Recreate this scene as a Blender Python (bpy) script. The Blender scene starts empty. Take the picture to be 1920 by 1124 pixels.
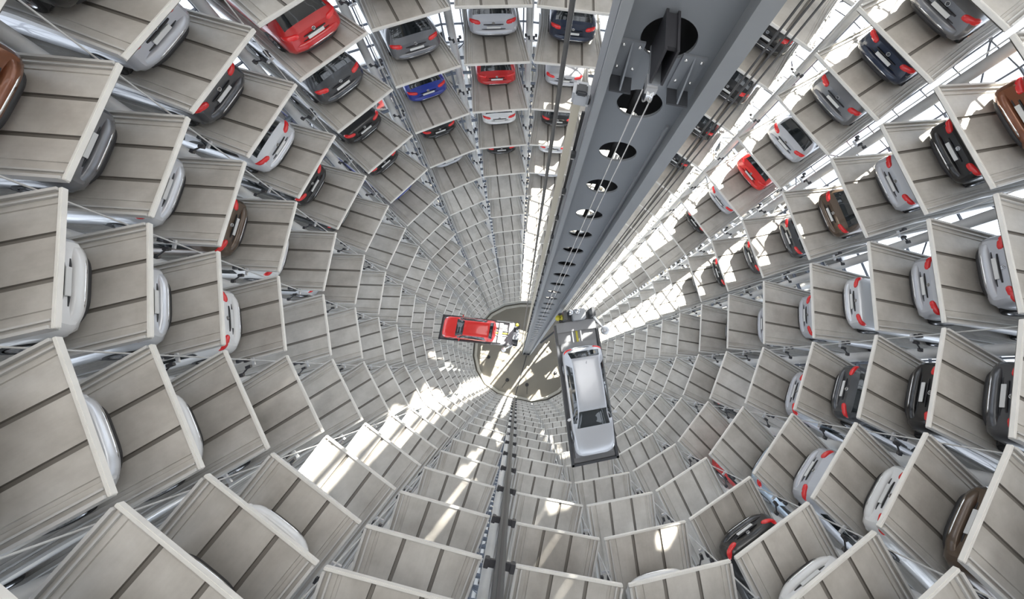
import bpy, bmesh, math, random
from mathutils import Vector, Matrix
random.seed(7)
SC = bpy.context.scene
COL = SC.collection
PI = math.pi

# ------------------------------------------------------------------ camera, sky, sun, exposure
cam_data = bpy.data.cameras.new('camera')
cam = bpy.data.objects.new('camera', cam_data)
COL.objects.link(cam)
ROT = Matrix(((0.98553, -0.08354, 0.14748), (0.03053, 0.94337, 0.33034), (-0.16673, -0.32106, 0.93227)))
M4 = ROT.transposed().to_4x4()
M4.translation = Vector((-1.710, -3.418, 11.325))
cam.matrix_world = M4
cam_data.sensor_width = 36.0
cam_data.sensor_fit = 'HORIZONTAL'
cam_data.lens = 786.88 / 1920 * 36.0
cam_data.shift_x = -133.98 / 1920
cam_data.shift_y = -139.67 / 1920
cam_data.clip_start = 0.05
cam_data.clip_end = 500
SC.camera = cam

world = bpy.data.worlds.new('overcast_sky')
SC.world = world
world.use_nodes = True
nt = world.node_tree
bg = nt.nodes['Background']
tc = nt.nodes.new('ShaderNodeTexCoord')
sep = nt.nodes.new('ShaderNodeSeparateXYZ')
ramp = nt.nodes.new('ShaderNodeValToRGB')
mp = nt.nodes.new('ShaderNodeMapRange')
mp.inputs['From Min'].default_value = -1
nt.links.new(tc.outputs['Generated'], sep.inputs[0])
nt.links.new(sep.outputs['Z'], mp.inputs['Value'])
nt.links.new(mp.outputs[0], ramp.inputs[0])
e = ramp.color_ramp.elements
e[0].position = 0.0; e[0].color = (0.62, 0.66, 0.72, 1)
e[1].position = 1.0; e[1].color = (0.62, 0.78, 1.0, 1)
m_ = ramp.color_ramp.elements.new(0.46); m_.color = (0.80, 0.86, 0.98, 1)
m_ = ramp.color_ramp.elements.new(0.56); m_.color = (0.92, 0.95, 1.0, 1)
nt.links.new(ramp.outputs[0], bg.inputs[0])
bg.inputs[1].default_value = 2.2

SUN_AZ, SUN_EL = math.radians(47.0), math.radians(42.0)
sd = bpy.data.lights.new('sun', 'SUN')
sd.energy = 30.0
sd.angle = math.radians(0.6)
sd.color = (1.0, 0.94, 0.84)
sun = bpy.data.objects.new('sun', sd)
COL.objects.link(sun)
sun.location = (40, 30, 40)
sdir = Vector((-math.cos(SUN_EL) * math.cos(SUN_AZ), -math.cos(SUN_EL) * math.sin(SUN_AZ), -math.sin(SUN_EL)))
sun.rotation_euler = sdir.to_track_quat('-Z', 'Y').to_euler()

ad = bpy.data.lights.new('overhead_fill', 'AREA')      # added fill light under the ceiling, not a lamp of the tower
ad.shape = 'DISK'; ad.size = 19.0; ad.energy = 2100.0; ad.color = (1.0, 0.985, 0.96)
al = bpy.data.objects.new('overhead_fill', ad)
COL.objects.link(al)
al.location = (0, 0, 19.3)

SC.view_settings.view_transform = 'Standard'
SC.view_settings.look = 'None'
SC.view_settings.gamma = 1
SC.view_settings.use_curve_mapping = False
SC.view_settings.exposure = 0.45
SC.cycles.use_denoising = True
SC.cycles.max_bounces = 8
SC.cycles.transparent_max_bounces = 16
SC.cycles.sample_clamp_indirect = 6.0

# ------------------------------------------------------------------ materials
def new_mat(name):
    m = bpy.data.materials.new(name); m.use_nodes = True
    n = m.node_tree
    return m, n, n.nodes['Principled BSDF']

def plain(name, col, rough=0.5, metal=0.0, coat=0.0, emit=None, vary=0.0, scale=3.0):
    m, n, b = new_mat(name)
    b.inputs['Base Color'].default_value = (*col, 1)
    b.inputs['Roughness'].default_value = rough
    b.inputs['Metallic'].default_value = metal
    b.inputs['Coat Weight'].default_value = coat
    b.inputs['Coat Roughness'].default_value = 0.04
    if emit:
        b.inputs['Emission Color'].default_value = (*emit[0], 1)
        b.inputs['Emission Strength'].default_value = emit[1]
    if vary:
        t = n.nodes.new('ShaderNodeTexCoord'); z = n.nodes.new('ShaderNodeTexNoise')
        z.inputs['Scale'].default_value = scale; z.inputs['Detail'].default_value = 6
        r = n.nodes.new('ShaderNodeMapRange')
        r.inputs['To Min'].default_value = 1 - vary; r.inputs['To Max'].default_value = 1 + vary
        x = n.nodes.new('ShaderNodeMix'); x.data_type = 'RGBA'; x.blend_type = 'MULTIPLY'
        x.inputs[0].default_value = 1
        x.inputs[6].default_value = (*col, 1)
        n.links.new(t.outputs['Object'], z.inputs['Vector'])
        n.links.new(z.outputs[0], r.inputs[0]); n.links.new(r.outputs[0], x.inputs[7])
        n.links.new(x.outputs[2], b.inputs['Base Color'])
    return m

def deck_material():
    """worn painted steel: blotches, fine scratches along the deck, each deck slightly different"""
    m, n, b = new_mat('deck_steel')
    t = n.nodes.new('ShaderNodeTexCoord')
    oi = n.nodes.new('ShaderNodeObjectInfo')
    add = n.nodes.new('ShaderNodeVectorMath'); add.operation = 'MULTIPLY_ADD'
    add.inputs[1].default_value = (1, 1, 1)
    cmb = n.nodes.new('ShaderNodeMath'); cmb.operation = 'MULTIPLY'; cmb.inputs[1].default_value = 37
    n.links.new(oi.outputs['Random'], cmb.inputs[0])
    n.links.new(t.outputs['Object'], add.inputs[0]); n.links.new(cmb.outputs[0], add.inputs[2])
    z1 = n.nodes.new('ShaderNodeTexNoise'); z1.inputs['Scale'].default_value = 1.1; z1.inputs['Detail'].default_value = 7; z1.inputs['Roughness'].default_value = 0.62
    n.links.new(add.outputs[0], z1.inputs['Vector'])
    mpg = n.nodes.new('ShaderNodeMapping'); mpg.inputs['Scale'].default_value = (9, 0.7, 9)
    n.links.new(add.outputs[0], mpg.inputs['Vector'])
    z2 = n.nodes.new('ShaderNodeTexNoise'); z2.inputs['Scale'].default_value = 2.0; z2.inputs['Detail'].default_value = 4
    n.links.new(mpg.outputs[0], z2.inputs['Vector'])
    ramp1 = n.nodes.new('ShaderNodeValToRGB')
    ramp1.color_ramp.elements[0].position = 0.32; ramp1.color_ramp.elements[0].color = (0.38, 0.355, 0.32, 1)
    ramp1.color_ramp.elements[1].position = 0.66; ramp1.color_ramp.elements[1].color = (0.54, 0.515, 0.475, 1)
    n.links.new(z1.outputs[0], ramp1.inputs[0])
    mr = n.nodes.new('ShaderNodeMapRange'); mr.inputs['To Min'].default_value = 0.94; mr.inputs['To Max'].default_value = 1.05
    n.links.new(z2.outputs[0], mr.inputs[0])
    mr2 = n.nodes.new('ShaderNodeMapRange'); mr2.inputs['To Min'].default_value = 0.88; mr2.inputs['To Max'].default_value = 1.08
    n.links.new(oi.outputs['Random'], mr2.inputs[0])
    ml = n.nodes.new('ShaderNodeMath'); ml.operation = 'MULTIPLY'
    n.links.new(mr.outputs[0], ml.inputs[0]); n.links.new(mr2.outputs[0], ml.inputs[1])
    x = n.nodes.new('ShaderNodeMix'); x.data_type = 'RGBA'; x.blend_type = 'MULTIPLY'; x.inputs[0].default_value = 1
    n.links.new(ramp1.outputs[0], x.inputs[6]); n.links.new(ml.outputs[0], x.inputs[7])
    n.links.new(x.outputs[2], b.inputs['Base Color'])
    b.inputs['Roughness'].default_value = 0.42
    b.inputs['Specular IOR Level'].default_value = 0.6
    rr = n.nodes.new('ShaderNodeMapRange'); rr.inputs['To Min'].default_value = 0.3; rr.inputs['To Max'].default_value = 0.55
    n.links.new(z1.outputs[0], rr.inputs[0]); n.links.new(rr.outputs[0], b.inputs['Roughness'])
    return m

def glass_material():
    m = bpy.data.materials.new('facade_glass'); m.use_nodes = True
    n = m.node_tree; n.nodes.clear()
    o = n.nodes.new('ShaderNodeOutputMaterial')
    tr = n.nodes.new('ShaderNodeBsdfTransparent'); tr.inputs[0].default_value = (0.95, 0.975, 0.985, 1)
    gl = n.nodes.new('ShaderNodeBsdfGlossy'); gl.inputs['Roughness'].default_value = 0.03
    fr = n.nodes.new('ShaderNodeFresnel'); fr.inputs[0].default_value = 1.35
    mx = n.nodes.new('ShaderNodeMixShader')
    n.links.new(fr.outputs[0], mx.inputs[0]); n.links.new(tr.outputs[0], mx.inputs[1]); n.links.new(gl.outputs[0], mx.inputs[2])
    n.links.new(mx.outputs[0], o.inputs[0])
    return m

MAT = dict(
    deck=deck_material(),
    groove=plain('groove_dark', (0.19, 0.175, 0.155), 0.6),
    lip=plain('edge_paint', (0.66, 0.645, 0.61), 0.4, vary=0.12),
    rail=plain('side_rail_steel', (0.52, 0.51, 0.49), 0.35, vary=0.12),
    galv=plain('galvanised_steel', (0.62, 0.63, 0.65), 0.32, 0.7, vary=0.15),
    post=plain('post_paint', (0.52, 0.52, 0.51), 0.4, vary=0.1),
    white=plain('white_conduit', (0.8, 0.8, 0.8), 0.35),
    clamp=plain('clamp_black', (0.03, 0.03, 0.035), 0.45),
    dark=plain('dark_paint', (0.045, 0.048, 0.055), 0.4),
    column=plain('column_paint', (0.20, 0.215, 0.235), 0.42, vary=0.05, scale=1.5),
    colside=plain('column_flange_paint', (0.25, 0.265, 0.28), 0.4, vary=0.06),
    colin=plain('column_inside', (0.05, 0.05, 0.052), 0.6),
    beige=plain('beige_duct', (0.50, 0.46, 0.37), 0.45),
    rope=plain('steel_rope', (0.14, 0.14, 0.14), 0.4, 0.6),
    brope=plain('bright_rope', (0.82, 0.82, 0.82), 0.25, 0.6),
    bolt=plain('bolt', (0.85, 0.85, 0.85), 0.25, 0.9),
    mull=plain('mullion', (0.17, 0.19, 0.23), 0.45),
    glass=glass_material(),
    floor=plain('floor_screed', (0.27, 0.25, 0.215), 0.4, vary=0.12, scale=0.5),
    rim=plain('floor_rim', (0.60, 0.58, 0.53), 0.45, vary=0.08),
    ceil=plain('ceiling_paint', (0.6, 0.6, 0.6), 0.7),
    cwin=plain('car_glass', (0.012, 0.015, 0.016), 0.04, 0.0, 0.6),
    tyre=plain('tyre', (0.02, 0.02, 0.02), 0.8),
    rim_al=plain('alloy', (0.55, 0.56, 0.58), 0.25, 0.9),
    trim=plain('black_plastic', (0.025, 0.025, 0.027), 0.5),
    chrome=plain('chrome', (0.86, 0.87, 0.88), 0.08, 1.0),
    lamp=plain('tail_lamp_red', (0.78, 0.015, 0.018), 0.12, 0, 0.8),
    head=plain('head_lamp_clear', (0.75, 0.78, 0.8), 0.08, 0.3, 0.8),
    plate=plain('plate_white', (0.72, 0.72, 0.7), 0.4),
    motor=plain('motor_grey', (0.42, 0.44, 0.47), 0.4),
    plat=plain('platform_steel', (0.24, 0.245, 0.26), 0.38, vary=0.12),
    yellow=plain('warning_yellow', (0.62, 0.55, 0.05), 0.5),
    paper=plain('paper', (0.75, 0.78, 0.72), 0.7),
)
def paint(name, col, metal=0.0, rough=0.28):
    return plain('paint_' + name, col, rough, metal, 0.7)
PAINT = dict(
    red=paint('red', (0.52, 0.012, 0.014)), brightred=paint('bright_red', (0.75, 0.022, 0.018)),
    blue=paint('blue', (0.012, 0.035, 0.30)), navy=paint('navy', (0.016, 0.026, 0.055), 0.3),
    black=paint('black', (0.008, 0.008, 0.009)), white=paint('white', (0.78, 0.78, 0.77)),
    silver=paint('silver', (0.54, 0.555, 0.59), 0.35, 0.4), grey=paint('grey', (0.20, 0.205, 0.22), 0.5),
    darkgrey=paint('dark_grey', (0.085, 0.088, 0.095), 0.5), paleblue=paint('pale_blue', (0.44, 0.53, 0.62), 0.4),
    brown=paint('brown', (0.11, 0.075, 0.05), 0.4), copper=paint('copper', (0.20, 0.07, 0.03), 0.5),
    light=paint('light_silver', (0.70, 0.72, 0.75), 0.35),
)

# ------------------------------------------------------------------ mesh helpers
class MB:
    def __init__(s): s.v = []; s.f = []; s.m = []; s.mats = []; s.sm = []
    def mi(s, mat):
        if mat not in s.mats: s.mats.append(mat)
        return s.mats.index(mat)
    def add(s, vs, fs, mat, smooth=False):
        o = len(s.v); s.v += [tuple(v) for v in vs]; k = s.mi(mat)
        for f in fs: s.f.append([i + o for i in f]); s.m.append(k); s.sm.append(smooth)
    def box(s, c, d, mat, rot=None, bev=0.0):
        x, y, z = (a / 2 for a in d)
        if bev > 0:
            bm = bmesh.new(); bmesh.ops.create_cube(bm, size=1)
            for v in bm.verts: v.co = Vector((v.co.x * d[0], v.co.y * d[1], v.co.z * d[2]))
            bmesh.ops.bevel(bm, geom=list(bm.edges), offset=bev, segments=2, affect='EDGES')
            vs = [v.co.copy() for v in bm.verts]; fs = [[v.index for v in f.verts] for f in bm.faces]; bm.free()
        else:
            vs = [Vector(p) for p in ((-x, -y, -z), (x, -y, -z), (x, y, -z), (-x, y, -z), (-x, -y, z), (x, -y, z), (x, y, z), (-x, y, z))]
            fs = [(0, 3, 2, 1), (4, 5, 6, 7), (0, 1, 5, 4), (1, 2, 6, 5), (2, 3, 7, 6), (3, 0, 4, 7)]
        if rot is not None: vs = [rot @ v for v in vs]
        s.add([v + Vector(c) for v in vs], fs, mat)
    def tube(s, a, b, r, mat, n=12, r2=None, caps=True):
        a = Vector(a); b = Vector(b); d = (b - a).normalized()
        q = d.to_track_quat('Z', 'Y').to_matrix(); r2 = r if r2 is None else r2
        vs = []
        for p, rr in ((a, r), (b, r2)):
            for i in range(n):
                t = 2 * PI * i / n; vs.append(p + q @ Vector((rr * math.cos(t), rr * math.sin(t), 0)))
        fs = [(i, (i + 1) % n, n + (i + 1) % n, n + i) for i in range(n)]
        s.add(vs, fs, mat, True)
        if caps: s.add(vs, [list(range(n))[::-1], list(range(n, 2 * n))], mat)
    def lathe(s, c, axis, prof, mat, n=24):
        q = Vector(axis).to_track_quat('Z', 'Y').to_matrix(); c = Vector(c); vs = []; k = len(prof)
        for i in range(n):
            t = 2 * PI * i / n
            for r, h in prof: vs.append(c + q @ Vector((r * math.cos(t), r * math.sin(t), h)))
        fs = []
        for i in range(n):
            j = (i + 1) % n
            for a in range(k - 1): fs.append((i * k + a, j * k + a, j * k + a + 1, i * k + a + 1))
        s.add(vs, fs, mat, True)
    def prism(s, poly, z0, z1, mat):
        n = len(poly)
        vs = [(x, y, z0) for x, y in poly] + [(x, y, z1) for x, y in poly]
        s.add(vs, [list(range(n))[::-1], list(range(n, 2 * n))] + [(i, (i + 1) % n, n + (i + 1) % n, n + i) for i in range(n)], mat)
    def mesh(s, name):
        me = bpy.data.meshes.new(name); me.from_pydata(s.v, [], s.f)
        for m in s.mats: me.materials.append(m)
        me.polygons.foreach_set('material_index', s.m); me.polygons.foreach_set('use_smooth', s.sm)
        me.update(); return me
    def obj(s, name, parent=None):
        return link(bpy.data.objects.new(name, s.mesh(name)), parent)

def link(o, parent=None):
    COL.objects.link(o)
    if parent: o.parent = parent
    return o
def tag(o, label=None, cat=None, group=None, kind=None):
    if label: o['label'] = label
    if cat: o['category'] = cat
    if group: o['group'] = group
    if kind: o['kind'] = kind
    return o
def empty(name, loc=(0, 0, 0), rz=0.0):
    o = bpy.data.objects.new(name, None); o.empty_display_size = 0.3
    o.location = loc; o.rotation_euler = (0, 0, rz); COL.objects.link(o); return o
KIDS = {}
def child_of(o):
    return KIDS.get(o.name, [])
def reg(parent, *kids):
    KIDS.setdefault(parent.name, []).extend(kids)
def copy_thing(root, loc, rz):
    r = root.copy(); COL.objects.link(r); r.location = loc; r.rotation_euler = (0, 0, rz); ks = []
    for ch in child_of(root):
        c = ch.copy(); COL.objects.link(c); c.parent = r; ks.append(c)
    return r, ks
ORD = ['zeroth', 'first', 'second', 'third', 'fourth', 'fifth', 'sixth', 'seventh', 'eighth', 'ninth', 'tenth', 'eleventh', 'twelfth',
       'thirteenth', 'fourteenth', 'fifteenth', 'sixteenth', 'seventeenth', 'eighteenth', 'nineteenth', 'twentieth']

# ------------------------------------------------------------------ plan of the tower: twenty bays, storey heights
V = [(-0.75, 8.217), (-3.417, 7.957), (-5.841, 6.834), (-7.611, 4.904), (-8.538, 2.456), (-8.762, 0.032), (-8.241, -2.323), (-6.991, -4.561),
     (-4.996, -6.152), (-2.224, -7.192), (0.467, -7.986), (3.016, -7.864), (5.261, -6.966), (7.111, -5.352), (8.475, -3.187), (9.14, -0.412),
     (8.702, 2.471), (7.299, 4.894), (5.087, 6.831), (2.298, 7.982)]
V = [Vector((x, y, 0)) for x, y in V]
ZL = {'X': 5.8, 'Y': 4.08, 'Z': 2.406, 'A': 0.379, 'B': -2.35, 'C': -5.5, 'D': -8.772, 'E': -12.156, 'F': -15.692, 'G': -19.294, 'H': -23.019,
      'I': -27.014, 'J': -31.044, 'K': -35.14, 'L': -39.338, 'M': -43.562, 'N': -47.85, 'O': -52.15, 'P': -56.45, 'Q': -60.75}
LEV = list(ZL)
ZF = -65.5
ZTOP = 19.5
DEEP = 5.75                       # depth of a bay
BAY = []
for b in range(20):
    p, q = V[b], V[(b + 1) % 20]
    mid = (p + q) / 2; t = (p - q); w = t.length; t.normalize()      # local x = clockwise tangent, local y = outward
    out = Vector((-t.y, t.x, 0))
    if out.dot(mid) < 0: out = -out; t = -t
    BAY.append(dict(mid=mid, w=w, t=t, out=out, rz=math.atan2(t.y, t.x)))
OUTV = []
for b in range(20):
    OUTV.append((BAY[b]['out'] + BAY[b - 1]['out']).normalized())
def where(b):
    n = 9 - b if b <= 8 else b - 8
    if b == 19: n = 10
    elif b == 18: n = 11
    if b <= 8 or b >= 18: return f'{ORD[n]} bay clockwise from the black mast'
    return f'{ORD[n]} bay counterclockwise from the black mast'

# ------------------------------------------------------------------ setting: floor, ceiling, facade
poly = [(v.x * 1.0, v.y * 1.0) for v in V]
big = [tuple((v + OUTV[i] * (DEEP + 0.9)).xy) for i, v in enumerate(V)]
m = MB(); m.prism(big, ZF - 0.3, ZF, MAT['floor']); tag(m.obj('floor'), 'grey brown screed floor at the foot of the tower', None, None, 'structure')
m = MB(); m.prism(big, ZTOP, ZTOP + 0.3, MAT['ceil']); tag(m.obj('ceiling'), 'flat grey ceiling over the tower', None, None, 'structure')
# pale rim and dark skirting round the floor
m = MB(); n = 20
def ring(mb, r0, r1, z0, z1, mat):
    vs = []
    for i in range(20):
        for r, z in ((r0, z0), (r1, z0), (r1, z1), (r0, z1)):
            p = V[i] * r; vs.append((p.x, p.y, z))
    fs = []
    for i in range(20):
        j = (i + 1) % 20
        for k in range(4): fs.append((i * 4 + k, i * 4 + (k + 1) % 4, j * 4 + (k + 1) % 4, j * 4 + k))
    mb.add(vs, fs, mat)
ring(m, 0.955, 1.0, ZF, ZF + 0.45, MAT['rim'])
tag(m.obj('baseboard_round'), 'pale raised rim round the floor', None, None, 'structure')
m = MB(); ring(m, 1.03, 1.06, ZF, ZL['Q'] - 0.3, MAT['post'])
tag(m.obj('wall_round'), 'grey wall below the lowest ring of decks', None, None, 'structure')

FAC = [v + OUTV[i] * (DEEP + 0.25) for i, v in enumerate(V)]
for b in range(20):
    p, q = FAC[b], FAC[(b + 1) % 20]
    m = MB(); vs = [(p.x, p.y, ZF), (q.x, q.y, ZF), (q.x, q.y, ZTOP), (p.x, p.y, ZTOP)]
    m.add(vs, [(0, 1, 2, 3)], MAT['glass']); tag(m.obj(f'window_{b + 1}'), None, None, None, 'structure')
    m = MB(); d = (q - p); L = d.length; d.normalize(); nrm = BAY[b]['out']
    rot = Matrix((d, nrm, Vector((0, 0, 1)))).transposed()
    for k in range(4):
        c = p + d * (L * k / 4) - nrm * 0.06
        m.box((c.x, c.y, (ZF + ZTOP) / 2), (0.06, 0.12, ZTOP - ZF), MAT['mull'], rot)
    zz = ZF + 0.8; ks = []
    while zz < ZTOP: ks.append(zz); zz += 1.27
    for zz in ks:
        c = (p + q) / 2 - nrm * 0.05; m.box((c.x, c.y, zz), (L, 0.1, 0.05), MAT['mull'], rot)
    # diagonal wind bracing rods
    for i in range(len(ks) // 4):
        if (i + b) % 2 == 0: continue
        za, zb = ks[i * 4], ks[min(i * 4 + 4, len(ks) - 1)]
        a = p - nrm * 0.06; c = q - nrm * 0.06
        m.tube((a.x, a.y, za), (c.x, c.y, zb), 0.03, MAT['mull'], 6); m.tube((a.x, a.y, zb), (c.x, c.y, za), 0.03, MAT['mull'], 6)
    tag(m.obj(f'trim_{b + 1}'), None, None, None, 'structure')

# ------------------------------------------------------------------ parking decks
GAP = 0.14
SLOT = 1.2
for b, B in enumerate(BAY):                     # the two bays beside the wall mast stop short of it
    B['dw'] = B['w'] - GAP; B['dm'] = B['mid'].copy()
    if b in (8, 9):
        B['dw'] -= 0.3; B['dm'] += (B['mid'] - V[9]).normalized() * 0.15
    if b == 18:                                 # stack narrowed, out of view, to add a slot that lets the sun in
        B['dw'] -= SLOT; B['dm'] += (B['mid'] - V[18]).normalized() * SLOT / 2
FUN = 1.9                        # the front of a deck is a funnel: its sides close in over this depth
W2 = 2.25
def inset(x, y, w):
    t = min(max(y / FUN, 0), 1) * max(w - (2.5 if w > 2.62 else W2), 0) / 2
    return x if abs(x) < 0.3 * w else math.copysign(abs(x) - t, x)
def deck_profile(w):
    g = w * 0.163; gw = 0.042; h = w / 2 - 0.02
    top = [(-h, 0.0), (-h + 0.22, 0.0), (-h + 0.23, -0.025), (-h + 0.29, -0.025), (-h + 0.30, 0.0), (-g - gw, 0), (-g - gw + 0.01, -0.045), (-g + gw - 0.01, -0.045), (-g + gw, 0)]
    top = top + [(-x, z) for x, z in reversed(top)]
    return top
def plate_into(mb, w):
    top = deck_profile(w); n = len(top); bot = -0.1; h = w / 2 - 0.02
    ys = (0.0, FUN, DEEP)
    for a, b2 in zip(ys[:-1], ys[1:]):
        va = [(inset(x, a, w), a, z) for x, z in top]; vb = [(inset(x, b2, w), b2, z) for x, z in top]
        for i in range(n - 1):
            deep = min(top[i][1], top[i + 1][1]) < -0.04
            mb.add([va[i], va[i + 1], vb[i + 1], vb[i]], [(0, 1, 2, 3)], MAT['groove'] if deep else MAT['deck'])
        ha, hb = inset(h, a, w), inset(h, b2, w)
        mb.add([(-ha, a, bot), (ha, a, bot), (hb, b2, bot), (-hb, b2, bot)], [(3, 2, 1, 0)], MAT['rail'])
        for s in (-1, 1):
            mb.add([(s * ha, a, bot), (s * hb, b2, bot), (s * hb, b2, 0), (s * ha, a, 0)], [(0, 1, 2, 3) if s > 0 else (3, 2, 1, 0)], MAT['rail'])
    hb = inset(h, DEEP, w)
    mb.add([(-hb, DEEP, bot), (hb, DEEP, bot), (hb, DEEP, 0), (-hb, DEEP, 0)], [(3, 2, 1, 0)], MAT['rail'])
def lip_into(mb, w):
    mb.box((0, -0.02, -0.005), (w, 0.05, 0.11), MAT['lip'], None, 0.01)
def rail_into(mb, w, s):
    def bar(x0, x1, z0, z1):
        for a, b2 in ((0.01, FUN), (FUN, DEEP - .02)):
            vs = []
            for y in (a, b2):
                vs += [(s * abs(inset(x, y, w)), y, z) for x, z in ((x0, z0), (x1, z0), (x1, z1), (x0, z1))]
            mb.add(vs, [(0, 1, 5, 4), (1, 2, 6, 5), (2, 3, 7, 6), (3, 0, 4, 7), (0, 3, 2, 1), (4, 5, 6, 7)], MAT['rail'])
    bar(w / 2 - 0.05, w / 2, -0.1, 0.085); bar(w / 2 - 0.15, w / 2 - 0.12, 0.0, 0.06)
for b, B in enumerate(BAY):                     # unseen panels and slabs added above the top decks to block sun, joints open
    m = MB(); R = Matrix.Rotation(B['rz'], 3, 'Z'); c = B['dm'] + B['out'] * 0.1
    m.box((c.x, c.y, (7.2 + ZTOP) / 2), (B['dw'] + .1, 0.12, ZTOP - 7.2), MAT['ceil'], R)
    c = B['dm'] + B['out'] * (DEEP / 2); m.box((c.x, c.y, 7.25), (W2 + .2, DEEP, .2), MAT['rail'], R); tag(m.obj(f'wall_sun_blocker_{b + 1}'), None, None, None, 'structure')
NEAR = LEV[:8]; FAR = LEV[8:15]; LOW = LEV[15:]
for b in range(20):
    B = BAY[b]; w = B['dw']
    a = MB(); plate_into(a, w); plate_me = a.mesh('floor_plate')
    a = MB(); lip_into(a, w); lip_me = a.mesh('edge_beam')
    a = MB(); rail_into(a, w, -1); r1_me = a.mesh('side_rail')
    a = MB(); rail_into(a, w, 1); r2_me = a.mesh('side_rail')
    a = MB(); plate_into(a, w); lip_into(a, w); rail_into(a, w, -1); rail_into(a, w, 1); all_me = a.mesh('parking_deck')
    for k, l in enumerate(NEAR + FAR):
        lab = f'grey steel parking deck, {ORD[k + 1]} ring down, {where(b)}'
        loc = (B['dm'].x, B['dm'].y, ZL[l])
        if l in NEAR:
            r = empty('parking_deck', loc, B['rz'])
            for nm, me in (('floor_plate', plate_me), ('edge_beam', lip_me), ('side_rail', r1_me), ('side_rail', r2_me)):
                link(bpy.data.objects.new(nm, me), r)
        else:
            r = link(bpy.data.objects.new('parking_deck', all_me)); r.location = loc; r.rotation_euler = (0, 0, B['rz'])
        tag(r, lab, 'parking deck', 'steel parking decks lining the tower')
low = MB()
for b in range(20):
    B = BAY[b]; a = MB(); plate_into(a, B['dw']); lip_into(a, B['dw']); rail_into(a, B['dw'], -1); rail_into(a, B['dw'], 1)
    R = Matrix.Rotation(B['rz'], 3, 'Z')
    for l in LOW:
        o = len(low.v); off = Vector((B['dm'].x, B['dm'].y, ZL[l]))
        low.v += [tuple(R @ Vector(v) + off) for v in a.v]
        low.f += [[i + o for i in f] for f in a.f]; low.m += [low.mi(a.mats[k]) for k in a.m]; low.sm += a.sm
tag(low.obj('lower_parking_decks'), 'rows of tiny grey parking decks in the lowest rings above the floor', 'parking decks', None, 'stuff')

# ------------------------------------------------------------------ columns and guide rails at the bay joints
colm = MB(); colm.tube((0, 0, ZF), (0, 0, ZTOP), 0.15, MAT['post'], 16); col_me = colm.mesh('support_column')
for b in range(20):
    c = V[b] + OUTV[b] * 1.75
    o = link(bpy.data.objects.new('support_column', col_me)); o.location = (c.x, c.y, 0)
    n_ = where(b).replace('bay', 'joint')
    tag(o, f'round grey steel column in the gap at the {n_}', 'column', 'round columns between the bays')
gm = MB(); gm.tube((0, 0, ZF), (0, 0, ZL['X'] + 0.8), 0.017, MAT['post'], 8); g_me = gm.mesh('guide_rail')
cl = MB()
for s in (-1, 1):
    cl.box((s * 0.09, 0.16, 0.0), (0.07, 0.12, 0.10), MAT['clamp']); cl.tube((s * 0.09, 0.16, 0), (s * 0.2, 0.42, -0.12), 0.022, MAT['clamp'], 6)
    cl.box((s * 0.2, 0.42, -0.14), (0.09, 0.09, 0.09), MAT['clamp'])
cl.box((0, 0.02, 0), (0.2, 0.05, 0.06), MAT['galv'])
cl_me = cl.mesh('clamp')
for b in range(20):
    if b == 9: continue
    c = V[b] + OUTV[b] * 0.45
    rz = math.atan2(OUTV[b].y, OUTV[b].x) - PI / 2
    r = link(bpy.data.objects.new('guide_rail', g_me)); r.location = (c.x, c.y, 0); r.rotation_euler = (0, 0, rz)
    tag(r, f'thin grey conduit rail with black clamps at the {where(b).replace("bay", "joint")}', 'rail', 'conduit rails at the bay joints')
    for l in ('A', 'B', 'C', 'D', 'E', 'F', 'G'):
        o = link(bpy.data.objects.new('clamp', cl_me), r); o.location = (0, 0.05, ZL[l] + 0.55)

# black mast on the wall, with clamps
c = V[9] - OUTV[9] * 0.16
r = empty('wall_mast', (c.x, c.y, 0), math.atan2(OUTV[9].y, OUTV[9].x) - PI / 2)
tag(r, 'black mast with clamps running down the wall to the floor', 'mast')
a = MB(); a.box((0, 0, (ZF + 9) / 2), (0.2, 0.16, 9 - ZF), MAT['dark']); a.obj('mast_beam', r)
a = MB(); a.box((0, -0.085, (ZF + 9) / 2), (0.06, 0.02, 9 - ZF), MAT['clamp']); a.obj('cable_channel', r)
for l in LEV[1:]:
    a = MB(); z = ZL[l] + 0.45
    a.box((0, 0.02, z), (0.52, 0.14, 0.09), MAT['clamp'], None, 0.01)
    for s in (-1, 1):
        a.box((s * 0.27, 0.02, z), (0.1, 0.16, 0.2), MAT['clamp'], None, 0.01); a.tube((s * 0.3, 0.05, z), (s * 0.24, 0.3, z - 0.75), 0.02, MAT['galv'], 6)
    a.obj('mast_clamp', r)

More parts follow.
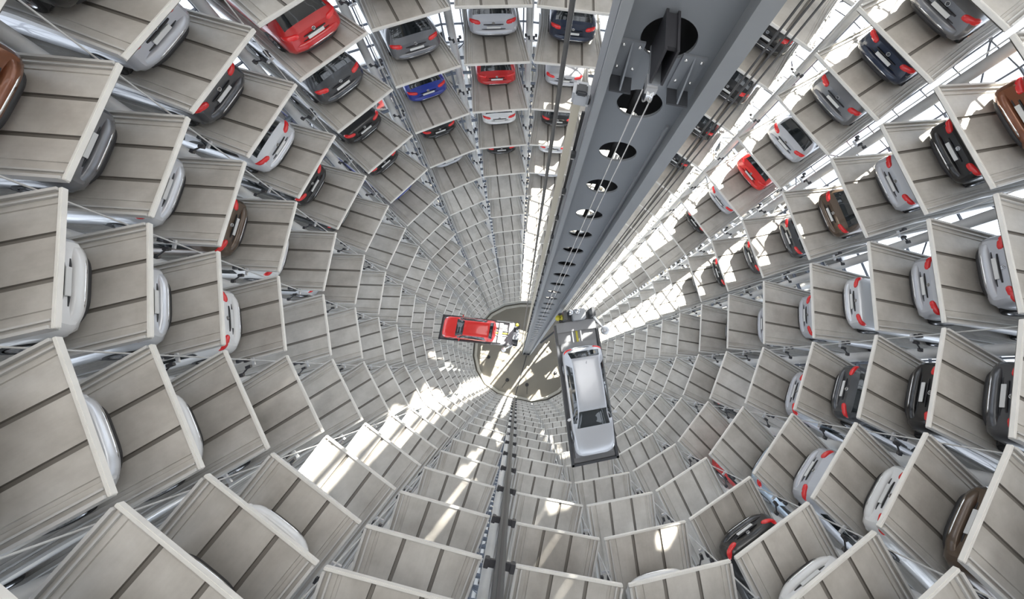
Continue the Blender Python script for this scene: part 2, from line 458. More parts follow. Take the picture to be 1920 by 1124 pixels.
# ------------------------------------------------------------------ things on the floor
rg = MB(); p0 = Vector((0.0, -0.6, 0)); p1 = V[9] * 0.95; d = (p1 - p0); L = d.length; ang = math.atan2(d.y, d.x)
rg.box((0, 0, 0.015), (L, 0.14, 0.03), MAT['dark'])
o = rg.obj('floor_channel'); o.location = ((p0 + p1) / 2).xy.to_3d() + Vector((0, 0, ZF)); o.rotation_euler = (0, 0, ang)
tag(o, 'long dark cable channel across the floor from the mast to the lift tower', 'channel')
FD = [((-6.44, -0.33), 'beside the rim under the red car'), ((-3.39, -4.29), 'nearest the cable channel on its clockwise side'), ((-0.12, -5.34), 'closest to the foot of the black mast'),
      ((4.79, -3.87), 'just clear of the silver car'), ((5.62, -1.10), 'under the lift arm of the silver car')]
for (x, y), txt in FD:
    r = empty('floor_anchor', (x, y, ZF)); a = MB(); a.lathe((0, 0, 0), (0, 0, 1), [(0, 0.22), (0.2, 0.2), (0.26, 0.06), (0.3, 0.0)], MAT['clamp'], 16); a.obj('anchor_cap', r)
    dd = Vector((x, y, 0)).normalized(); far = 1.5
    a = MB(); e_ = dd * far; a.tube((dd.x * 0.2, dd.y * 0.2, 0.03), (e_.x, e_.y, 0.03), 0.035, MAT['dark'], 6); a.obj('anchor_bar', r)
    tag(r, f'round black floor anchor with a thin bar, {txt}', 'anchor', 'black anchors on the floor')

# ------------------------------------------------------------------ cars
def catmull(keys, vals, x):
    n = len(keys)
    if x <= keys[0]: return vals[0]
    if x >= keys[-1]: return vals[-1]
    i = max(k for k in range(n - 1) if keys[k] <= x)
    def sl(k):
        if k == 0 or k == n - 1: 
            a, c = (0, 1) if k == 0 else (n - 2, n - 1)
            return (vals[c] - vals[a]) / (keys[c] - keys[a])
        d0 = (vals[k] - vals[k - 1]) / (keys[k] - keys[k - 1]); d1 = (vals[k + 1] - vals[k]) / (keys[k + 1] - keys[k])
        if d0 * d1 <= 0: return 0.0
        return 2 * d0 * d1 / (d0 + d1)
    h = keys[i + 1] - keys[i]; t = (x - keys[i]) / h
    return ((2 * t ** 3 - 3 * t ** 2 + 1) * vals[i] + (t ** 3 - 2 * t ** 2 + t) * h * sl(i) + (-2 * t ** 3 + 3 * t ** 2) * vals[i + 1] + (t ** 3 - t ** 2) * h * sl(i + 1))

#          y     zb    ws    wm    zm    wbelt zbelt wt    zt    d
HATCH = [(-0.06, 0.36, 0.62, 0.74, 0.56, 0.68, 0.84, 0.60, 0.90, 0.03),
         (0.00, 0.28, 0.70, 0.82, 0.56, 0.755, 0.90, 0.67, 0.97, 0.035),
         (0.07, 0.22, 0.76, 0.865, 0.57, 0.81, 0.93, 0.70, 1.05, 0.05),
         (0.20, 0.19, 0.78, 0.885, 0.58, 0.835, 0.95, 0.67, 1.24, 0.06),
         (0.35, 0.18, 0.79, 0.89, 0.58, 0.845, 0.955, 0.635, 1.405, 0.06),
         (0.72, 0.17, 0.79, 0.89, 0.58, 0.85, 0.955, 0.595, 1.455, 0.055),
         (1.40, 0.17, 0.79, 0.885, 0.58, 0.85, 0.95, 0.595, 1.485, 0.05),
         (2.05, 0.17, 0.79, 0.885, 0.58, 0.85, 0.945, 0.59, 1.465, 0.05),
         (2.42, 0.17, 0.79, 0.885, 0.58, 0.845, 0.94, 0.595, 1.395, 0.05),
         (2.85, 0.17, 0.79, 0.885, 0.58, 0.84, 0.93, 0.655, 1.15, 0.045),
         (3.15, 0.17, 0.79, 0.885, 0.58, 0.83, 0.92, 0.71, 0.985, 0.035),
         (3.45, 0.17, 0.79, 0.885, 0.58, 0.80, 0.88, 0.70, 0.935, 0.03),
         (3.85, 0.18, 0.78, 0.875, 0.56, 0.76, 0.80, 0.66, 0.86, 0.03),
         (4.08, 0.20, 0.74, 0.83, 0.52, 0.70, 0.70, 0.58, 0.77, 0.03),
         (4.20, 0.24, 0.66, 0.72, 0.48, 0.60, 0.60, 0.50, 0.66, 0.03),
         (4.25, 0.30, 0.52, 0.58, 0.46, 0.48, 0.54, 0.42, 0.58, 0.02)]
def scaled(st, sx, sy, sz, lift=0.0):
    out = []
    for y, zb, ws, wm, zm, wb, zbl, wt, zt, d in st:
        out.append((y * sy, zb * sz + lift, ws * sx, wm * sx, zm * sz + lift, wb * sx, zbl * sz + lift, wt * sx, zt * sz + lift, d))
    return out
SUV = scaled(HATCH, 1.045, 1.0, 1.13, 0.03)
SUV = [tuple(s if i != 8 else (s + (0.05 if 0.15 < r[0] < 0.5 else 0)) for i, s in enumerate(r)) for r in SUV]
SALOON = []
for r in HATCH:
    SALOON.append(r)
SALOON = [(-0.06, 0.36, 0.62, 0.74, 0.56, 0.68, 0.86, 0.60, 0.93, 0.03),
          (0.00, 0.28, 0.70, 0.82, 0.56, 0.76, 0.92, 0.68, 1.0, 0.035),
          (0.12, 0.22, 0.76, 0.865, 0.57, 0.81, 0.94, 0.70, 1.03, 0.04),
          (0.42, 0.19, 0.78, 0.885, 0.58, 0.835, 0.95, 0.69, 1.07, 0.045),
          (0.62, 0.18, 0.79, 0.89, 0.58, 0.845, 0.955, 0.66, 1.17, 0.05),
          (1.05, 0.17, 0.79, 0.89, 0.58, 0.85, 0.955, 0.59, 1.40, 0.055)] + [tuple([r[0] + 0.25] + list(r[1:])) for r in HATCH[6:]]
SALOON = scaled(SALOON, 1.0, 4.25 / 4.5, 1.0)

class Car:
    def __init__(s, st):
        s.st = st; s.keys = [r[0] for r in st]; s.L = st[-1][0]
        cache = {}
    def par(s, y): return [catmull(s.keys, [r[i] for r in s.st], y) for i in range(1, 10)]
    def prof(s, y):
        zb, ws, wm, zm, wb, zl, wt, zt, d = s.par(y)
        P = [(0, zb), (ws * .7, zb), (ws, zb + .05), (wm * .985, zb * .45 + zm * .55), (wm, zm)]
        P.append((wm + (wb - wm) * .55 + .012, zm + (zl - zm) * .62)); P.append((wb, zl))
        ex, ez = wt, zt - d
        for f, bul in ((.08, 0), (.5, .012), (.92, 0)): P.append((wb + (ex - wb) * f + bul, zl + (ez - zl) * f))
        P += [(ex, ez), (wt * .9, zt - d * .42), (wt * .55, zt - d * .1), (0, zt)]
        return P
    def pt(s, y, v):
        P = s.prof(y); i = min(int(v), len(P) - 2); f = v - i
        return Vector((P[i][0] + (P[i + 1][0] - P[i][0]) * f, y, P[i][1] + (P[i + 1][1] - P[i][1]) * f))
    def rows(s):
        ys = []
        for a, b in zip(s.keys[:-1], s.keys[1:]):
            n = max(1, round((b - a) / 0.13))
            for i in range(n): ys.append(a + (b - a) * i / n)
        return ys + [s.L]
    def body(s):
        ys = s.rows(); vs = []; fs = []; n = 14; N = 2 * n - 2
        for y in ys:
            P = s.prof(y)
            vs += [(x, y, z) for x, z in P] + [(-x, y, z) for x, z in P[-2:0:-1]]
        for r in range(len(ys) - 1):
            for i in range(N): fs.append((r * N + i, r * N + (i + 1) % N, (r + 1) * N + (i + 1) % N, (r + 1) * N + i)[::-1])
        mb = MB(); mb.add(vs, fs, PAINT['silver'], True)
        mb.add(vs[:N], [list(range(N))], PAINT['silver']); k = len(vs) - N; mb.add(vs[k:], [list(range(N))[::-1]], PAINT['silver'])
        # wheel arches: dark discs set in the flanks
        for y in (0.74, s.L - 0.85):
            for sx in (-1, 1):
                w = s.par(y)[2]; 
                mb.lathe((sx * (w - .1), y, .385), (sx, 0, 0), [(0, .0), (.34, .0), (.35, .085), (.36, .092), (.36, 0)], MAT['trim'], 22)
        return mb.mesh('body')
    def patch(s, y0, y1, v0, v1, mat, off=.008, ny=10, nv=4, both=False, name='patch', shape=None):
        mb = MB()
        for sx in ((1, -1) if both else (1,)):
            vs = []; fs = []
            for i in range(ny + 1):
                for j in range(nv + 1):
                    y = y0 + (y1 - y0) * i / ny; v = v0 + (v1 - v0) * j / nv
                    if shape: y, v = shape(i / ny, j / nv, y, v)
                    p = s.pt(y, v); e = 1e-3
                    a = s.pt(min(y + e, s.L), v) - s.pt(max(y - e, s.keys[0]), v); c = s.pt(y, min(v + .02, 13)) - s.pt(y, max(v - .02, 0))
                    nn = c.cross(a)
                    if nn.length > 1e-9: nn.normalize()
                    mid = Vector((0, y, .6))
                    if nn.dot(p - mid) < 0: nn = -nn
                    p = p + nn * off; vs.append((p.x * sx, p.y, p.z))
            for i in range(ny):
                for j in range(nv):
                    q = (i * (nv + 1) + j, i * (nv + 1) + j + 1, (i + 1) * (nv + 1) + j + 1, (i + 1) * (nv + 1) + j)
                    fs.append(q if sx < 0 else q[::-1])
            mb.add(vs, fs, mat, True)
        return mb.mesh(name)
    def across(s, y0, y1, vlo, mat, off, name, ny=8):
        """a patch right across the car's top: rear window, windscreen, roof"""
        mb = MB(); vs = []; fs = []; cols = [(v, 1) for v in (vlo, vlo + (13 - vlo) * .3, vlo + (13 - vlo) * .65, 13)] + [(v, -1) for v in (vlo + (13 - vlo) * .65, vlo + (13 - vlo) * .3, vlo)]
        for i in range(ny + 1):
            y = y0 + (y1 - y0) * i / ny; t = s.pt(min(y + .01, s.L), 13) - s.pt(y - .01, 13); nn = Vector((0, -t.z, t.y)).normalized()
            for v, sx in cols:
                p = s.pt(y, v); p = Vector((p.x * sx, p.y, p.z)) + nn * off; vs.append(p)
        n = len(cols)
        for i in range(ny):
            for j in range(n - 1): fs.append((i * n + j, (i + 1) * n + j, (i + 1) * n + j + 1, i * n + j + 1))
        mb.add(vs, fs, mat, True); return mb.mesh(name)

def wheel_mesh():
    mb = MB()
    mb.lathe((0, 0, 0), (1, 0, 0), [(.20, -.1), (.30, -.1), (.325, -.06), (.33, 0), (.325, .06), (.30, .1), (.20, .1)], MAT['tyre'], 24)
    mb.lathe((0, 0, 0), (1, 0, 0), [(0, .06), (.06, .075), (.06, .05), (.2, .04), (.2, .1), (.23, .1), (.23, .06)], MAT['rim_al'], 24)
    for k in range(5):
        a = 2 * PI * k / 5; R = Matrix.Rotation(a, 3, 'X')
        mb.box(R @ Vector((.078, 0, .13)), (.025, .05, .17), MAT['rim_al'], R)
    return mb.mesh('wheel')
WHEEL = wheel_mesh()

def emblem_mesh():
    mb = MB(); r = .058
    mb.lathe((0, 0, 0), (0, -1, 0), [(r * .84, 0), (r * .84, .012), (r, .012), (r, 0)], MAT['chrome'], 28)
    mb.lathe((0, 0, 0), (0, -1, 0), [(0, .004), (r * .84, .004)], MAT['trim'], 28)
    def bar(a, b, w=.010):
        a = Vector((a[0], 0, a[1])); b = Vector((b[0], 0, b[1])); d = b - a
        ang = math.atan2(d.z, d.x); R = Matrix.Rotation(-ang, 3, 'Y')
        c = (a + b) / 2; mb.box((c.x, -.008, c.z), (d.length, .008, w), MAT['chrome'], R)
    bar((-.019, .044), (0, .006)); bar((.019, .044), (0, .006))
    bar((-.040, .026), (-.020, -.042)); bar((-.020, -.042), (0, .000)); bar((0, .000), (.020, -.042)); bar((.020, -.042), (.040, .026))
    return mb.mesh('emblem')
EMBLEM = emblem_mesh()

def arc_bar(w, y0, curve, prof, mat, name, n=18):
    """a bar bent round the car's tail: prof = [(out, z)...] closed"""
    mb = MB(); vs = []; fs = []; k = len(prof)
    for i in range(n + 1):
        x = -w + 2 * w * i / n; u = abs(x) / w; yy = y0 + curve * u ** 4
        for o, z in prof: vs.append((x, yy - o * (1 - .55 * u ** 6), z))
    for i in range(n):
        for j in range(k): fs.append((i * k + j, i * k + (j + 1) % k, (i + 1) * k + (j + 1) % k, (i + 1) * k + j))
    mb.add(vs, fs, mat, True); mb.add(vs[:k], [list(range(k))[::-1]], mat); mb.add(vs[-k:], [list(range(k))], mat)
    return mb.mesh(name)

def make_proto(kind, st):
    """returns the named part meshes of one kind of car; local origin at the rear centre on the ground, nose along +y"""
    c = Car(st); zf = st[1][6]; hf = st[6][8] / 1.485; parts = []
    W = st[4][3]
    yw0, yw1 = (0.085, 0.335) if kind != 'saloon' else (0.60 * .944, 1.06 * .944)
    ky = 4.25 / 4.5 if kind == 'saloon' else 1.0
    dy = .25 if kind == 'saloon' else 0.0
    if kind == 'suv': yw0, yw1 = .09, .355
    parts.append(('body', c.body(), 'paint'))
    parts.append(('rear_window', c.across(yw0, yw1, 10.25, MAT['cwin'], .008, 'rear_window'), None))
    parts.append(('windscreen', c.across((2.47 + dy) * ky, (3.12 + dy) * ky, 10.2, MAT['cwin'], .008, 'windscreen'), None))
    ys0 = (.55 if kind != 'saloon' else 1.0) * ky
    def shp(u, v, y, vv): return y + (0.16 * (v) if u < .5 else -.0) * (1 - u) * 1.0, vv
    for sx in (1, -1):
        me = c.patch(ys0, (2.92 + dy) * ky, 7.05, 8.95, MAT['cwin'], .007, 16, 4, False, 'side_window', shp)
        if sx < 0:
            for v in me.vertices: v.co.x *= -1
            me.flip_normals()
        parts.append(('side_window', me, None))
    zl = st[1][6]
    for sx in (1, -1):
        mb = MB(); bm = bmesh.new(); bmesh.ops.create_uvsphere(bm, u_segments=16, v_segments=10, radius=1)
        vs = []
        for v in bm.verts:
            x, y, z = v.co; f = lambda t: math.copysign(abs(t) ** .6, t)
            x, y, z = f(x), f(y), f(z)
            vs.append((sx * (W * .72) + x * .20, -.005 + y * .10 + (sx * x + 1) ** 2 * .028, zl - .045 * hf + z * .085 * hf + sx * x * .02))
        fs = [[v.index for v in f.verts] for f in bm.faces]; bm.free()
        mb.add(vs, fs, MAT['lamp'], True); parts.append(('tail_light', mb.mesh('tail_light'), None))
    zb = .36 * hf
    parts.append(('rear_bumper', arc_bar(W * .97, -.07, .22, [(0, zb), (.07, zb + .02), (.085, zb + .09), (.07, zb + .20), (0, zb + .23), (-.1, zb + .2), (-.1, zb)], PAINT['silver'], 'rear_bumper'), 'paint'))
    parts.append(('bumper_trim', arc_bar(W * .70, -.04, .10, [(0, zb - .13), (.06, zb - .10), (.07, zb), (0, zb + .01), (-.1, zb), (-.1, zb - .12)], MAT['trim'], 'bumper_trim'), None))
    parts.append(('chrome_strip', arc_bar(W * .80, -.135, .16, [(0, zb + .05), (.022, zb + .055), (.022, zb + .085), (0, zb + .09)], MAT['chrome'], 'chrome_strip'), None))
    parts.append(('tailgate_gap', arc_bar(W * .86, -.05, .17, [(0, zb + .235), (.028, zb + .24), (.028, zb + .265), (0, zb + .27)], MAT['trim'], 'tailgate_gap'), None))
    parts.append(('tailgate_grip', arc_bar(W * .40, -.055, .0, [(0, zl - .185), (.03, zl - .18), (.045, zl - .15), (0, zl - .145)], MAT['trim'], 'tailgate_grip'), None))
    mb = MB(); mb.box((0, -.083, .66 * hf), (.52, .02, .11), MAT['plate'], None, .005); parts.append(('license_plate', mb.mesh('license_plate'), None))
    em = EMBLEM.copy(); em.transform(Matrix.Translation((0, -.062, zl - .085)) ); parts.append(('emblem', em, None))
    for y in (.74, c.L - .85):
        for sx in (1, -1):
            me = WHEEL.copy() if sx > 0 else WHEEL.copy()
            if sx < 0: me.transform(Matrix.Rotation(PI, 4, 'Z'))
            me.transform(Matrix.Translation((sx * (W - .09), y, .33))); parts.append(('wheel', me, None))
    extra = []
    for sx in (1, -1):
        mb = MB(); mb.box((sx * (W + .09), (2.72 + dy) * ky, 1.0 * hf), (.2, .1, .13), PAINT['silver'], Matrix.Rotation(sx * .2, 3, 'Z'), .035); extra.append(('wing_mirror', mb.mesh('wing_mirror'), 'paint'))
        me = c.patch((3.93 + dy) * ky, (4.14 + dy) * ky, 5.2, 6.0, MAT['head'], .01, 6, 3, False, 'headlight')
        if sx < 0:
            for v in me.vertices: v.co.x *= -1
            me.flip_normals()
        extra.append(('headlight', me, None))
    # thin dark line round the bonnet and the roof aerial
    mb = MB(); mb.tube((0, .62, st[5][8] - .01), (0, .52, st[5][8] + .17), .008, MAT['trim'], 6); extra.append(('aerial', mb.mesh('aerial'), None))
    return parts, extra, c.L
PROTO = {'hatchback': make_proto('hatch', HATCH), 'suv': make_proto('suv', SUV), 'saloon': make_proto('saloon', SALOON)}

def make_car(kind, colour, loc, rz, full=False, spoiler=True):
    parts, extra, L = PROTO[kind]
    r = empty('car', loc, rz); n = 0
    for nm, me, mt in parts + (extra if full else []):
        o = link(bpy.data.objects.new(nm, me), r)
        if mt == 'paint':
            for s in o.material_slots:
                if s.material and s.material.name.startswith('paint_'): s.link = 'OBJECT'; s.material = PAINT[colour]
    return r

CW = {'red': 'red', 'brightred': 'bright red', 'blue': 'blue', 'navy': 'dark navy', 'black': 'black', 'white': 'white', 'silver': 'silver', 'grey': 'grey', 'darkgrey': 'dark grey',
      'paleblue': 'pale blue', 'brown': 'brown', 'copper': 'dark copper', 'light': 'pale silver'}
# bay, storey, kind, colour, distance of the tail from the deck edge
CARS = [(0, 'B', 'suv', 'silver', 1.35), (0, 'C', 'hatchback', 'red', 1.1), (0, 'D', 'hatchback', 'white', 1.1), (0, 'E', 'hatchback', 'black', 1.2),
        (19, 'B', 'suv', 'navy', 1.2), (19, 'C', 'saloon', 'silver', 1.1), (19, 'D', 'hatchback', 'black', 1.0), (19, 'E', 'saloon', 'light', 1.2), (19, 'F', 'hatchback', 'silver', 1.3),
        (1, 'A', 'suv', 'black', 1.2), (1, 'B', 'suv', 'grey', 1.0), (1, 'C', 'hatchback', 'blue', 1.1), (1, 'D', 'hatchback', 'black', 1.2), (1, 'E', 'saloon', 'silver', 1.4),
        (2, 'A', 'hatchback', 'red', 0.65), (2, 'B', 'suv', 'darkgrey', 1.0), (2, 'C', 'saloon', 'black', 1.0), (2, 'D', 'hatchback', 'black', 1.2), (2, 'E', 'hatchback', 'blue', 1.4), (2, 'H', 'hatchback', 'white', 1.4),
        (3, 'Y', 'hatchback', 'black', 1.2), (3, 'Z', 'saloon', 'silver', 1.2), (3, 'A', 'saloon', 'darkgrey', 1.2), (3, 'B', 'hatchback', 'light', 1.2), (3, 'C', 'saloon', 'black', 1.1), (3, 'D', 'hatchback', 'black', 1.4),
        (4, 'Y', 'hatchback', 'copper', 1.2), (4, 'Z', 'hatchback', 'grey', 1.2), (4, 'A', 'hatchback', 'light', 1.3), (4, 'B', 'hatchback', 'brown', 1.4), (4, 'C', 'saloon', 'white', 1.4), (4, 'D', 'hatchback', 'light', 1.7),
        (5, 'Y', 'hatchback', 'white', 1.2), (5, 'Z', 'hatchback', 'white', 1.2), (5, 'A', 'hatchback', 'light', 1.3), (5, 'B', 'hatchback', 'white', 1.4),
        (6, 'Y', 'hatchback', 'white', 1.3), (6, 'Z', 'saloon', 'light', 1.2), (6, 'A', 'saloon', 'white', 1.3), (6, 'B', 'hatchback', 'light', 1.6),
        (7, 'Y', 'hatchback', 'paleblue', 1.2), (7, 'Z', 'hatchback', 'grey', 1.2), (7, 'A', 'saloon', 'white', 1.1),
        (9, 'B', 'hatchback', 'navy', 1.4), (10, 'B', 'saloon', 'white', 1.2),
        (11, 'Z', 'hatchback', 'light', 1.1), (11, 'A', 'saloon', 'white', 1.1), (11, 'B', 'saloon', 'black', 1.0),
        (12, 'Y', 'hatchback', 'paleblue', 1.2), (12, 'Z', 'hatchback', 'brown', 1.2), (12, 'A', 'hatchback', 'white', 1.2), (12, 'B', 'hatchback', 'silver', 1.2), (12, 'C', 'saloon', 'paleblue', 1.3), (12, 'D', 'hatchback', 'red', 1.5),
        (13, 'Z', 'hatchback', 'darkgrey', 1.2), (13, 'A', 'suv', 'black', 1.2), (13, 'B', 'hatchback', 'darkgrey', 1.2), (13, 'C', 'saloon', 'silver', 1.2), (13, 'E', 'hatchback', 'black', 1.6),
        (14, 'Z', 'hatchback', 'silver', 1.2), (14, 'A', 'hatchback', 'silver', 1.3), (14, 'B', 'saloon', 'light', 1.3), (14, 'C', 'saloon', 'silver', 1.3), (14, 'D', 'hatchback', 'silver', 1.4), (14, 'E', 'hatchback', 'black', 1.6), (14, 'F', 'hatchback', 'black', 1.8),
        (15, 'Y', 'hatchback', 'copper', 1.2), (15, 'Z', 'hatchback', 'black', 1.2), (15, 'A', 'hatchback', 'silver', 1.3), (15, 'B', 'hatchback', 'brown', 1.3), (15, 'C', 'hatchback', 'darkgrey', 1.3), (15, 'D', 'saloon', 'darkgrey', 1.4), (15, 'E', 'hatchback', 'black', 1.1), (15, 'F', 'hatchback', 'black', 1.8),
        (16, 'Y', 'saloon', 'grey', 1.3), (16, 'Z', 'saloon', 'navy', 1.2), (16, 'A', 'suv', 'grey', 1.1), (16, 'B', 'hatchback', 'silver', 1.2), (16, 'C', 'hatchback', 'brightred', 1.2), (16, 'D', 'hatchback', 'silver', 1.3), (16, 'E', 'hatchback', 'black', 1.5),
        (17, 'A', 'suv', 'black', 1.3), (17, 'B', 'suv', 'black', 1.2), (17, 'C', 'hatchback', 'black', 1.1), (17, 'D', 'hatchback', 'black', 1.2)]
KN = {'hatchback': 'hatchback', 'suv': 'estate', 'saloon': 'saloon'}
for b, l, kind, colour, dist in CARS:
    if b in (5, 6, 7, 9) and l in 'XYZAB': dist -= .17
    B = BAY[b]; p = B['dm'] + B['out'] * min(dist + (-.25 if l in 'XYZAB' else .17), 1.46)
    r = make_car(kind, colour, (p.x, p.y, ZL[l] + 0.003), B['rz'])
    k = LEV.index(l) + 1
    tag(r, f'{CW[colour]} {KN[kind]} parked nose outward, {ORD[k]} ring down, {where(b)}'.replace('counterclockwise from the black mast', 'counterclockwise from black mast').replace('clockwise from the black mast', 'clockwise from black mast'),
        'car', 'cars parked on the tower decks')

# ------------------------------------------------------------------ central lift tower
T0 = Vector((-0.02, -0.215, 0)); TA = math.radians(-11.0)       # face centre and the direction of its width
tw = empty('lift_tower', (T0.x, T0.y, 0), TA)
tag(tw, 'tall grey steel lift tower with a row of round holes rising from the floor', 'lift tower')
# local axes: x along the face, -y towards the shaft side the face looks at
HZ = [12.9, 11.8, 10.65, 9.4, 7.97, 6.82, 5.55, 4.22, 2.72, 1.3, -0.19, -1.81, -3.45]
z = HZ[-1]
while z > ZF + 2: z -= 1.66; HZ.append(z)
def holed_plate(mb, x0, x1, y, yth, holes, r, ztop, zbot, mat, inner):
    cuts = [ztop] + [(a + b_) / 2 for a, b_ in zip(holes[:-1], holes[1:])] + [zbot]
    n = 32
    for k, h in enumerate(holes):
        za, zb = cuts[k], cuts[k + 1]; vs = []; fs = []
        for i in range(n):
            t = 2 * PI * i / n; cx, cz = math.cos(t), math.sin(t)
            vs.append((cx * r, y, h + cz * r))
            sx = (x1 if cx > 0 else -x0) / abs(cx) if abs(cx) > 1e-6 else 1e9
            sz = ((za - h) if cz > 0 else (h - zb)) / abs(cz) if abs(cz) > 1e-6 else 1e9
            s = min(sx, sz); vs.append((cx * s, y, h + cz * s))
        for cxx, czz in ((x1, za), (x0, za), (x0, zb), (x1, zb)): vs.append((cxx, y, czz))
        for i in range(n):
            j = (i + 1) % n; a, b2 = vs[2 * i + 1], vs[2 * j + 1]; f = [2 * i, 2 * i + 1]
            same = abs(a[0] - b2[0]) < 1e-6 or abs(a[2] - b2[2]) < 1e-6
            if not same:
                q = (0 if (a[0] + b2[0] > 0 and (a[2] + b2[2]) / 2 > h) else 1 if (a[0] + b2[0] < 0 and (a[2] + b2[2]) / 2 > h) else 2 if a[0] + b2[0] < 0 else 3)
                f.append(2 * n + q)
            f += [2 * j + 1, 2 * j]; fs.append(f)
        mb.add(vs, fs, mat)
        ring_v = []; 
        for i in range(n):
            t = 2 * PI * i / n
            ring_v += [(math.cos(t) * r, y, h + math.sin(t) * r), (math.cos(t) * r, y + yth, h + math.sin(t) * r)]
        mb.add(ring_v, [(2 * i, 2 * ((i + 1) % n), 2 * ((i + 1) % n) + 1, 2 * i + 1) for i in range(n)], inner, True)
HW = 0.57
a = MB(); holed_plate(a, -HW, HW, 0.0, 0.04, HZ, 0.30, ZTOP - .01, ZF, MAT['column'], MAT['colside']); a.obj('front_plate', tw)
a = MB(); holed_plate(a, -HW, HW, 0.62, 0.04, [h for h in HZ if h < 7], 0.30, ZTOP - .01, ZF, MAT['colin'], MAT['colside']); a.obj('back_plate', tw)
HT = (ZTOP + ZF) / 2; HL = ZTOP - ZF - .02
for s in (-1, 1):
    a = MB(); a.box((s * (HW + .02), 0.31, HT), (0.04, 0.66, HL), MAT['column']); a.obj('side_plate', tw)
    a = MB(); a.box((s * (HW + .015), -0.13, HT), (0.035, 0.26, HL), MAT['colside']); a.box((HW + .05, -0.27, HT) if s > 0 else (-HW - .005, -0.27, HT), (0.2 if s > 0 else .1, 0.035, HL), MAT['colside']); a.obj('flange', tw)
    a = MB(); a.box((s * (HW - .07), -0.02, HT - 6.5), (0.035, 0.04, HL - 13), MAT['colside']); a.obj('guide_strip', tw)
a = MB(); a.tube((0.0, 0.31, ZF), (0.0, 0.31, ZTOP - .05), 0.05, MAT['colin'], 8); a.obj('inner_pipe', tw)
# foot
a = MB(); a.box((0, .3, ZF + .1), (1.3, 1.1, .2), MAT['dark'], None, .02); a.obj('foot_plate', tw)
# head gear: fin beams with a sheave, two gusset brackets with bolts
hg = MB()
for s in (-1, 1): hg.box((-.08 + s * .06, -.26, 8.1), (.025, .50, .5), MAT['clamp'])
hg.box((-.08, -.24, 8.3), (.14, .42, .05), MAT['clamp']); hg.box((-.08, -.26, 7.84), (.16, .5, .03), MAT['column'])
hg.obj('hoist_bracket', tw)
sh = MB(); sh.lathe((-.11, -.46, 7.68), (1, 0, 0), [(0, -.025), (.10, -.025), (.13, -.04), (.13, -.025), (.105, 0), (.13, .025), (.13, .04), (.10, .025), (0, .025)], MAT['chrome'], 28)
sh.box((-.11, -.46, 7.78), (.12, .18, .1), MAT['galv']); sh.obj('sheave', tw)
for s, zc in ((-1, 7.6), (1, 7.55)):
    x = s * .36
    g = MB(); g.box((x, -.015, zc), (.28, .03, .56), MAT['column']); g.obj('bracket_plate', tw)
    g = MB()
    g.add([(x - .01, -.03, zc + .26), (x - .01, -.03, zc - .29), (x - .01, -.24, zc - .29), (x + .01, -.03, zc + .26), (x + .01, -.03, zc - .29), (x + .01, -.24, zc - .29)],
          [(0, 2, 1), (3, 4, 5), (0, 1, 4, 3), (1, 2, 5, 4), (2, 0, 3, 5)], MAT['column'])
    g.box((x, -.13, zc - .30), (.26, .24, .025), MAT['dark']); g.obj('gusset', tw)
    for bx in (-.09, .09):
        for bz in (-.12, .22):
            g = MB(); g.lathe((x + bx, -.03, zc + bz), (0, -1, 0), [(.022, 0), (.022, .014), (.014, .024), (0, .024)], MAT['bolt'], 10); g.obj('bolt', tw)

def tl(x, y): 
    c, s = math.cos(TA), math.sin(TA); return Vector((T0.x + c * x - s * y, T0.y + s * x + c * y, 0))
def hang(name, x, y, r, mat, z0, z1, label, cat, group=None, nseg=8):
    p = tl(x, y); a = MB(); a.tube((0, 0, z0), (0, 0, z1), r, mat, nseg); o = a.obj(name); o.location = p; return tag(o, label, cat, group)
hang('hoist_rope', -.175, -.46, .009, MAT['brope'], ZF + .25, 7.68, 'bright hoist rope before the tower holes, the one nearer the guide rod', 'rope', 'bright hoist ropes')
hang('hoist_rope', -.045, -.46, .009, MAT['brope'], ZF + .25, 7.68, 'bright hoist rope before the tower holes, the one nearer the dark rope bundle', 'rope', 'bright hoist ropes')
hang('guide_rod', -1.06, -.10, .03, MAT['rope'], ZF, ZTOP, 'slim dark guide rod hanging free beside the lift tower', 'rod')
for i in range(6):
    hang('steel_rope', .97 + i * .045, -.06 + (i % 2) * .06, .009, MAT['rope'], ZF, ZTOP, f'dark steel rope, {ORD[i + 1]} from the tower flange in the bundle of six', 'rope', 'dark steel ropes')
# beige cable duct with its grey head motor
p = tl(-.81, .0); r = empty('cable_duct', (p.x, p.y, 0), TA); tag(r, 'beige vertical cable duct with a grey head, close against the tower flange', 'duct')
a = MB(); a.box((0, 0, (ZF + 7.0) / 2), (.11, .10, 6.4 - ZF), MAT['beige']); a.obj('duct_body', r)
a = MB(); a.box((.03, 0, 6.82), (.22, .22, .26), MAT['motor'], None, .03); a.box((.03, -.06, 6.97), (.14, .14, .1), MAT['dark'], None, .02); a.obj('duct_head', r)
p = tl(-.655, .25); r = empty('limit_switches', (p.x, p.y, 0), TA)
sw = MB(); z = 6.4; k = 0
while z > -60:
    o = MB(); o.box((0, 0, z), (.08, .1, .14), MAT['dark'], None, .01); o.box((0, -.02, z - .09), (.05, .05, .05), MAT['white']); o.obj('switch_box', r); z -= 1.6; k += 1
o = MB(); o.box((.0, .06, -27.5), (.05, .03, 67), MAT['clamp']); o.obj('switch_rail', r)
tag(r, 'narrow strip of small black switch boxes on the tower side by the beige duct', 'switches')

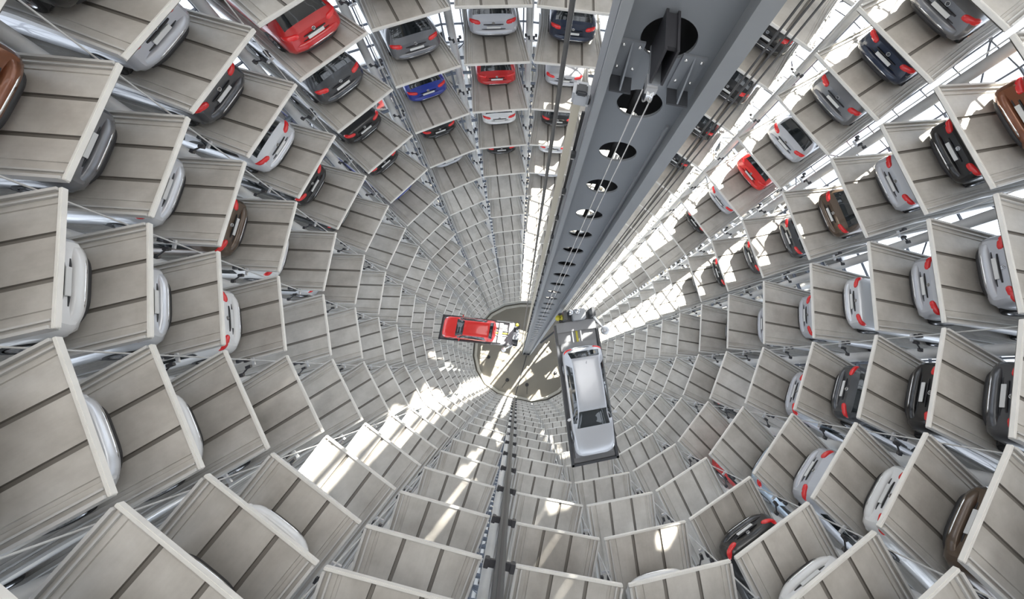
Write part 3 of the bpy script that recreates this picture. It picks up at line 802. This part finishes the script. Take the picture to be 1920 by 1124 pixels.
# ------------------------------------------------------------------ car lifts
def car_lift(z, start, aim, length, label):
    """platform arm reaching from the tower to under a car; local +y = outward along the arm"""
    d = Vector((aim[0] - start[0], aim[1] - start[1], 0)).normalized(); rz = math.atan2(d.y, d.x) - PI / 2
    r = empty('car_lift', (start[0], start[1], z), rz); tag(r, label, 'car lift', 'car lifts on the tower')
    g = MB(); g.box((0, length / 2 + .2, -.16), (2.0, length + .4, .06), MAT['plat']); g.obj('platform', r)
    for s in (-1, 1):
        g = MB(); g.box((s * .98, length / 2 + .1, -.06), (.12, length + .6, .26), MAT['dark'], None, .015); g.obj('side_beam', r)
        g = MB(); g.box((s * .63, length / 2 + .6, -.065), (.42, length - 1.0, .13), MAT['plat']); g.obj('wheel_track', r)
        g = MB(); g.box((s * .2, 1.0, -.09), (.05, 2.0, .05), MAT['galv']); g.obj('slide_rail', r)
    g = MB(); g.box((0, 1.0, -.1), (.09, 2.1, .07), MAT['yellow']); g.obj('energy_chain', r)
    g = MB(); g.box((0, -.05, -.02), (1.9, .45, .22), MAT['plat'], None, .02); g.obj('end_plate', r)
    g = MB(); g.box((0, .85, -.03), (1.7, .35, .2), MAT['plat'], None, .02); g.obj('cross_plate', r)
    g = MB(); g.box((0, length + .35, -.03), (2.1, .1, .2), MAT['dark'], None, .015); g.obj('end_bar', r)
    # carriage at the tower
    g = MB()
    g.box((-.1, -.45, -.25), (1.7, .6, .5), MAT['dark'], None, .03); g.box((-.75, -.5, .3), (.14, .4, 1.6), MAT['dark']); g.box((.55, -.5, .3), (.14, .4, 1.6), MAT['dark'])
    g.obj('carriage', r)
    g = MB(); g.box((-.15, -.52, .3), (.62, .5, .6), MAT['motor'], None, .04); g.obj('gear_box', r)
    for x in (-.05, .28):
        g = MB(); g.lathe((x, -.62, .62), (0, 0, 1), [(0, .28), (.1, .28), (.13, .22), (.13, 0)], MAT['chrome'], 16); g.obj('motor_cap', r)
    for x in (.62, .82):
        g = MB(); g.lathe((x, -.5, .0), (0, 0, 1), [(0, .42), (.06, .42), (.06, .36), (.12, .36), (.12, .30), (.06, .30), (.06, .22), (.12, .22), (.12, .16), (.06, .16), (.06, .0)], MAT['yellow'], 14); g.obj('coil_spring', r)
    g = MB(); g.tube((-.9, -.35, .1), (-1.35, .35, .05), .06, MAT['galv'], 10); g.lathe((-1.35, .35, .05), (0, 0, 1), [(0, .12), (.16, .1), (.2, 0), (.2, -.1)], MAT['galv'], 16); g.obj('buffer', r)
    return r, d, rz
S0 = (1.10, -1.57); SAIM = (1.48, -6.88)
lf, d, rz = car_lift(-8.8, S0, SAIM, 5.35, 'dark lift platform on the tower carrying the silver car')
o = make_car('hatchback', 'silver', (S0[0] + d.x * 1.07, S0[1] + d.y * 1.07, -8.795), rz, True)
tag(o, 'silver car held out on the upper lift platform in mid shaft', 'car')
R0 = (-2.2, -.10); RAIM = (-7.64, .88)
lf2, d2, rz2 = car_lift(-27.0, R0, RAIM, 5.55, 'small dark lift platform deep in the shaft carrying the red car')
o = make_car('hatchback', 'brightred', (R0[0] + d2.x * 1.38, R0[1] + d2.y * 1.38, -26.995), rz2, True)
tag(o, 'bright red hatchback held out on the lower lift platform', 'car')
# service walkway joining the carriage to the tower, hung on the tower side
p = tl(1.02, -.62); r = empty('service_carriage', (p.x, p.y, -11.3), TA)
tag(r, 'black service carriage beside the tower flange under the upper lift', 'carriage')
g = MB(); g.box((0, 0, 0), (.42, .6, .9), MAT['dark'], None, .03); g.obj('carriage_box', r)
g = MB(); g.box((-.05, -.02, .62), (.3, .36, .36), MAT['clamp'], None, .03); g.obj('drive_box', r)
g = MB(); g.box((0, -.33, -.1), (.3, .06, .5), MAT['motor']); g.obj('cover_plate', r)
g = MB(); g.tube((-.2, -.3, -.4), (-1.1, -1.2, -.6), .05, MAT['dark'], 8); g.obj('brace_arm', r)
